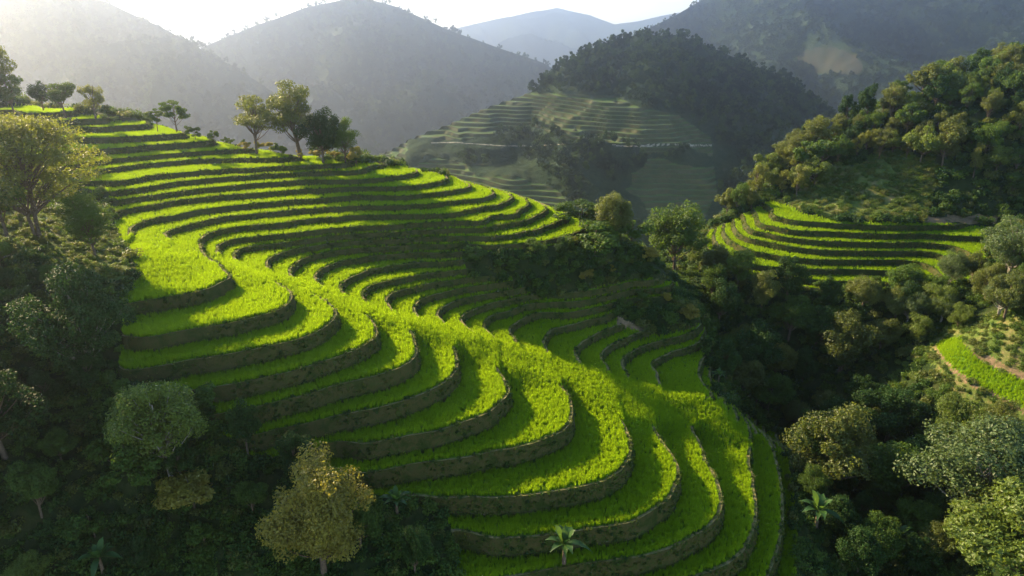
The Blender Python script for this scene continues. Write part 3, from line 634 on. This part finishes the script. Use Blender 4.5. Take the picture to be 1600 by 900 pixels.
TREES=[
('open',0,-2,185,48,'tall tree cut by the left edge on the topmost terrace ridge',1.),
('round',1,22,176,112,'round bushy tree at the far left end of the ridge',1.),
('dense',0,68,172,128,'dark squat tree on the ridge behind the top terrace, left of the brown crowned one',1.1),
('round',0,103,184,124,'brown tinged round tree on the upper left ridge, left of the feathery one',1.2),
('feather',0,150,188,121,'feathery pale tree on the ridge just above the brightest top terraces',1.),
('small',0,246,204,170,'tiny dark sapling on the ridge left of the small umbrella shaped tree',1.),
('small',1,277,208,156,'small lollipop shaped tree with a thin bare trunk, alone on the ridge crest',1.1),
('bush',0,335,222,204,'little round shrub on the bare stretch of the ridge',1.),
('open',1,401,240,149,'wide open crowned tree with a forked trunk, left of the tall ridge clump',1.15),
('tall',0,468,246,125,'tallest tree of the ridge clump, airy crown against the blue mountain',1.),
('dense',1,505,254,163,'dense dark tree in front of the tall one in the ridge clump',1.15),
('open_dark',2,540,254,186,'slim dark tree at the right end of the ridge clump',.9),
('goldbush',0,557,256,224,'small yellowish bush at the foot of the ridge clump, beside a bright terrace',1.),
('bush',1,440,243,222,'low leafy bush between the two groups of ridge trees',1.2),
('layered',0,62,372,183,'large spreading tree with layered feathery branches at the left edge of the terraces',1.),
('open_dark',0,12,372,248,'shadowy brownish tree at the left edge behind the spreading one',1.),
('open_dark',1,150,404,305,'small dark tree with a thin trunk on the lit bank beside the top paddy',1.05),
('paledark',0,142,604,428,'big dark tree with pale forked trunks left of the lower terraces',1.),
('dense',2,10,720,570,'dark dense tree at the left edge below the pale trunked one',1.2),
('lit',0,270,752,592,'sunlit tree with a single white trunk standing out of the shadows at lower left',1.),
('gold',0,508,905,718,'golden leaved tree at the bottom of the picture under the lowest terraces',1.05),
('goldbush',1,304,795,732,'olive gold bush between the white trunked tree and the golden tree',1.3),
('lime',0,45,925,872,'light green bush peeking in at the bottom left corner',1.4),
('olive',0,957,376,291,'golden brown tree on the shoulder where the upper terraces end',1.),
('bush',2,905,352,314,'dark green bush behind the last bright terrace on the shoulder',1.8),
('round',2,1053,432,317,'dark bushy tree on the shoulder above the valley, right of the golden brown one',.95),
('bush',1,986,376,335,'small dark tree between the two bigger shoulder trees',1.2),
('bush',0,930,400,348,'leafy bush in front of the golden brown shoulder tree',1.6),
('olive',1,1291,775,636,'olive green tree rising beside the lower right end of the terraces',1.),
('round',0,1398,800,690,'vine draped dark green tree in the valley, left of the broad silvery one',1.1),
('pale',0,1510,830,668,'broad silvery green tree filling the lower right valley',1.25),
('lime',1,1585,930,775,'light green tree cut by the bottom right corner',1.3),
('olive',2,1312,590,488,'brown olive tree in the middle of the valley woods',1.1),
('dense',0,1172,600,508,'very dark rounded tree on the shaded left side of the valley',1.2),
('dense',1,1385,690,598,'dark dome shaped tree in the valley below the light green scrub bank',1.5),
('pale',1,1572,440,338,'pale silvery crowned tree at the right edge by the shaded terraces',1.1),
('paledark',1,1412,505,440,'grey green tree in front of the lower right hill terraces',1.),
('lime',0,1462,500,442,'bright leafy tree to the left of the right bank',1.1),
('olive',0,1568,500,412,'large olive green tree above the narrow paddy strip',1.),
]
for k,v,u,vb,vt,lab,wd_ in TREES: by_px(k,v,u,vb,vt,lab,None,wd_)
NT=len(TREES)
NOTREE=P("1440,530 1500,515 1600,575 1660,600 1660,690 1600,670 1520,625 1450,570")
def fill(poly,n,kinds,hr,labels,group,mind,seed,wide=(.85,1.2),ex=True):
    r=np.random.default_rng(seed); pl=P(poly); a=np.array(pl); pts=[]; tries=0; cnt=0
    ulo=np.linspace(a[:,0].min()+1,a[:,0].max()-1,40); vv_=np.linspace(a[:,1].min(),a[:,1].max(),120); G=in_poly(*np.meshgrid(ulo,vv_,indexing='ij'),pl); vlo=np.array([vv_[g].min() if g.any() else 0 for g in G]); vhi=np.array([vv_[g].max() if g.any() else 900 for g in G])
    while cnt<n and tries<n*60:
        tries+=1; u=r.uniform(a[:,0].min(),a[:,0].max()); v=r.uniform(a[:,1].min(),a[:,1].max())
        if not in_poly(np.array([u]),np.array([v]),pl)[0]: continue
        if ex and any(in_poly(np.array([u]),np.array([v]),z_)[0] for z_ in (MAIN,RIGHT,NOTREE)): continue
        q=hit(u,v)
        if q is None or any((q[0]-b[0])**2+(q[1]-b[1])**2<mind**2 for b in pts): continue
        pts.append(q); j=r.integers(len(kinds)); k=kinds[j]
        hh=r.uniform(*hr); fu=(u-a[:,0].min())/np.ptp(a[:,0]); lowv=np.interp(u,ulo,vlo); fv=(v-lowv)/(np.interp(u,ulo,vhi)-lowv+1e-6)
        sz='small' if hh<hr[0]+.33*(hr[1]-hr[0]) else 'tall' if hh>hr[0]+.67*(hr[1]-hr[0]) else 'medium'
        zn=['upper','middle','lower'][min(2,int(fv*3))]+[' left end',' centre left',' centre right',' right end'][min(3,int(fu*4))]
        plant(k,int(r.integers(3)),*q,hh,sz+' '+labels[k]+', '+zn,group,r.uniform(*wide)); cnt+=1
    print(group,cnt); return cnt
tot=NT
tot+=fill("1100,345 1200,270 1290,212 1400,165 1500,132 1600,90 1620,340 1560,300 1450,262 1400,250 1330,252 1270,300 1180,330 1120,372",126,['round','olive','dense','lime','tall','feather','open_dark'],(4,8.5),
 {'round':'mid green round tree, right-hand hill forest','olive':'olive tinted bushy tree, right-hand hill forest','dense':'dark dense tree, right-hand hill forest','lime':'sunlit yellow green tree, right-hand hill forest','feather':'narrow feathery tree, right-hand hill forest','tall':'airy crowned tree, right-hand hill forest','open_dark':'open branched green tree, right-hand hill forest'},'trees of the forest on the right-hand hill',2.9,5)
tot+=fill("1085,430 1180,450 1300,472 1420,470 1380,560 1330,620 1380,700 1420,800 1500,900 1330,900 1270,800 1230,690 1190,650 1130,610 1120,540 1110,480",52,['dense','round','dense','olive','open_dark'],(5,8.5),
 {'round':'mid green round tree, valley woods','olive':'olive coloured tree, valley woods','dense':'dark dense tree, valley woods','open_dark':'open crowned dark tree, valley woods'},'trees crowded in the valley between the terraced hills',4.2,6)
tot+=fill("1420,465 1500,440 1600,380 1640,520 1600,500 1500,520 1440,540 1390,540",20,['lime','olive','pale','round'],(4,7),
 {'round':'mid green round tree above the narrow paddy','olive':'olive green tree above the narrow paddy','pale':'silvery tree above the narrow paddy','lime':'yellow green tree above the narrow paddy'},'trees on the right bank',3.6,8)
tot+=fill("1440,690 1600,690 1640,900 1450,900",14,['pale','lime','olive','dense'],(5,8),
 {'dense':'dark dense tree on the lower right slope','olive':'olive green tree on the lower right slope','pale':'silvery tree on the lower right slope','lime':'yellow green tree on the lower right slope'},'trees on the lower right slope',4.5,9)
tot+=fill("-40,560 60,600 130,600 190,590 190,600 330,660 440,730 520,790 600,860 700,900 300,900 -40,900",44,['dense','round','open_dark','dense','bush'],(3,6),
 {'dense':'dark dense tree, shaded lower left woods','round':'mid green round tree, shaded lower left woods','open_dark':'open crowned tree, shaded lower left woods','bush':'low bush in the shaded woods at lower left'},'trees in the shaded woods at lower left',4.,10)
tot+=fill("730,395 820,395 900,388 950,372 1010,400 1060,440 1100,500 1112,560 1090,540 1000,510 960,480 840,455 740,428",16,['bush','bush','dense','goldbush'],(1.5,3.5),
 {'bush':'green bush on wild slope under upper terraces','dense':'small dark tree on wild slope under upper terraces','goldbush':'yellowish bush on wild slope under upper terraces'},'bushes on the wild slope between the terraces',3.5,11)
tot+=fill("1085,350 1100,372 1130,425 1200,447 1300,452 1400,460 1380,475 1250,470 1120,450 1070,400",16,['olive','round','lime','bush'],(2,3.6),
 {'olive':'olive green tree at foot of right-hand terraces','round':'mid green round tree at foot of right-hand terraces','lime':'sunlit yellow green tree at foot of right-hand terraces','bush':'green bush along the foot of the right-hand terraces'},'trees along the foot of the right-hand terraces',3.5,12)
tot+=fill("288,206 340,214 402,230 440,238 572,254 568,262 430,246 300,216",22,['bush','goldbush'],(1.,2.2),
 {'bush':'green bush on the grassy ridge crest','goldbush':'yellowish bush on the grassy ridge crest'},'bushes along the grassy ridge crest',2.2,13,(.9,1.3),False)
tot+=fill("-40,385 60,425 130,440 185,480 190,590 130,600 60,600 -40,560",12,['dense','bush','round'],(2,3.4),
 {'bush':'low bush on the knoll left of the paddies','dense':'dark small tree on the knoll left of the paddies','round':'round small tree on the knoll left of the paddies'},'bushes on the knoll left of the paddies',3.,14)
print('trees',tot)
# neighbours that would read alike are told apart by their place in the row
_d={}
for o in C.objects:
    if o.type=='EMPTY' and 'label' in o: _d.setdefault(o['label'],[]).append(o)
for lab,os_ in _d.items():
    if len(os_)<2: continue
    os_.sort(key=lambda o: float(to_px(*(np.array(o.location)-[0,0,CZ]))[0])); n=len(os_)
    W={2:['the left one','the right one'],3:['the leftmost','the middle one','the rightmost'],4:['the leftmost','second from left','second from right','the rightmost']}.get(n)
    if W is None: W=['the leftmost','second from left','third from left']+['in the middle']*(n-6)+['third from right','second from right','the rightmost']
    for o,w in zip(os_,W): o['label']=lab+', '+w
# banana plants
def banana(seed,n=14,L=2.2):
    r=np.random.default_rng(seed); out=[]
    for i in range(n):
        az=i*2.4+r.uniform(-.3,.3); el=r.uniform(.35,1.25); d=np.array([math.cos(az),math.sin(az)]); l=L*r.uniform(.7,1.1); s=np.linspace(0,1,9)
        h=s*l*math.sin(el)-s**2*l*.75*(1.1-el*.5); q=s*l*math.cos(el)+.08; w=.3*l*.85*np.sin(np.clip(s*1.02+.06,0,1)*np.pi)**.7*.5; w[0]=.04; w[-1]=.03
        sd=np.array([-d[1],d[0]]); V=[];Fq=[]
        for j in range(9):
            c=np.array([d[0]*q[j],d[1]*q[j],h[j]]); e=np.array([sd[0]*w[j],sd[1]*w[j],.35*w[j]]); V+=[c-[e[0],e[1],-e[2]],c,c+e]
        for j in range(8): a=j*3; Fq+=[(a,a+1,a+4,a+3),(a+1,a+2,a+5,a+4)]
        me=mesh_np('leaf',np.array(V),Fq,[M_BAN],smooth=True); attr(me,'v',np.full(len(V),r.uniform(0,1))); out.append(me)
    s=np.linspace(0,1,6)[:,None]; V,Fq=tube(np.array([0,0,-1.9])*(1-s)+np.array([0.,0,.1])*s,.17-.07*s[:,0],8); return out,mesh_np('stem',V,Fq,[M_BARK],smooth=True)
BL,BS=banana(5)
for u,vb,vt,lab in ((881,885,824,'bright sunlit banana plant below the lowest visible terrace bank'),(621,808,762,'bluish young banana plant by the lower left end of the terraces'),(163,900,848,'shaded banana plant near the bottom left corner'),(1273,830,772,'banana plant beside the lower right terrace edge'),(1395,868,815,'bluish green banana plant deep in the lower right valley'),(1440,885,838,'second valley banana plant, lower and further right'),(1122,600,575,'small banana plant at the right end of the bowl of terraces'),(1180,640,612,'yellowing banana plant where the lit terraces meet the valley')):
    q=hit(u,vb); x,y,z=q; h=hpx(x,y,z,vt); o=props(bpy.data.objects.new('banana_plant',None),lab,'banana plant','banana plants at the edges of the terraces'); C.objects.link(o)
    s=max(.5,h/3.4); o.location=(x,y,z+CZ+1.9*s); o.scale=(s,)*3; o.rotation_euler=(0,0,rng.uniform(0,6))
    link('stem',BS,o)
    for b in BL: link('leaf',b,o)
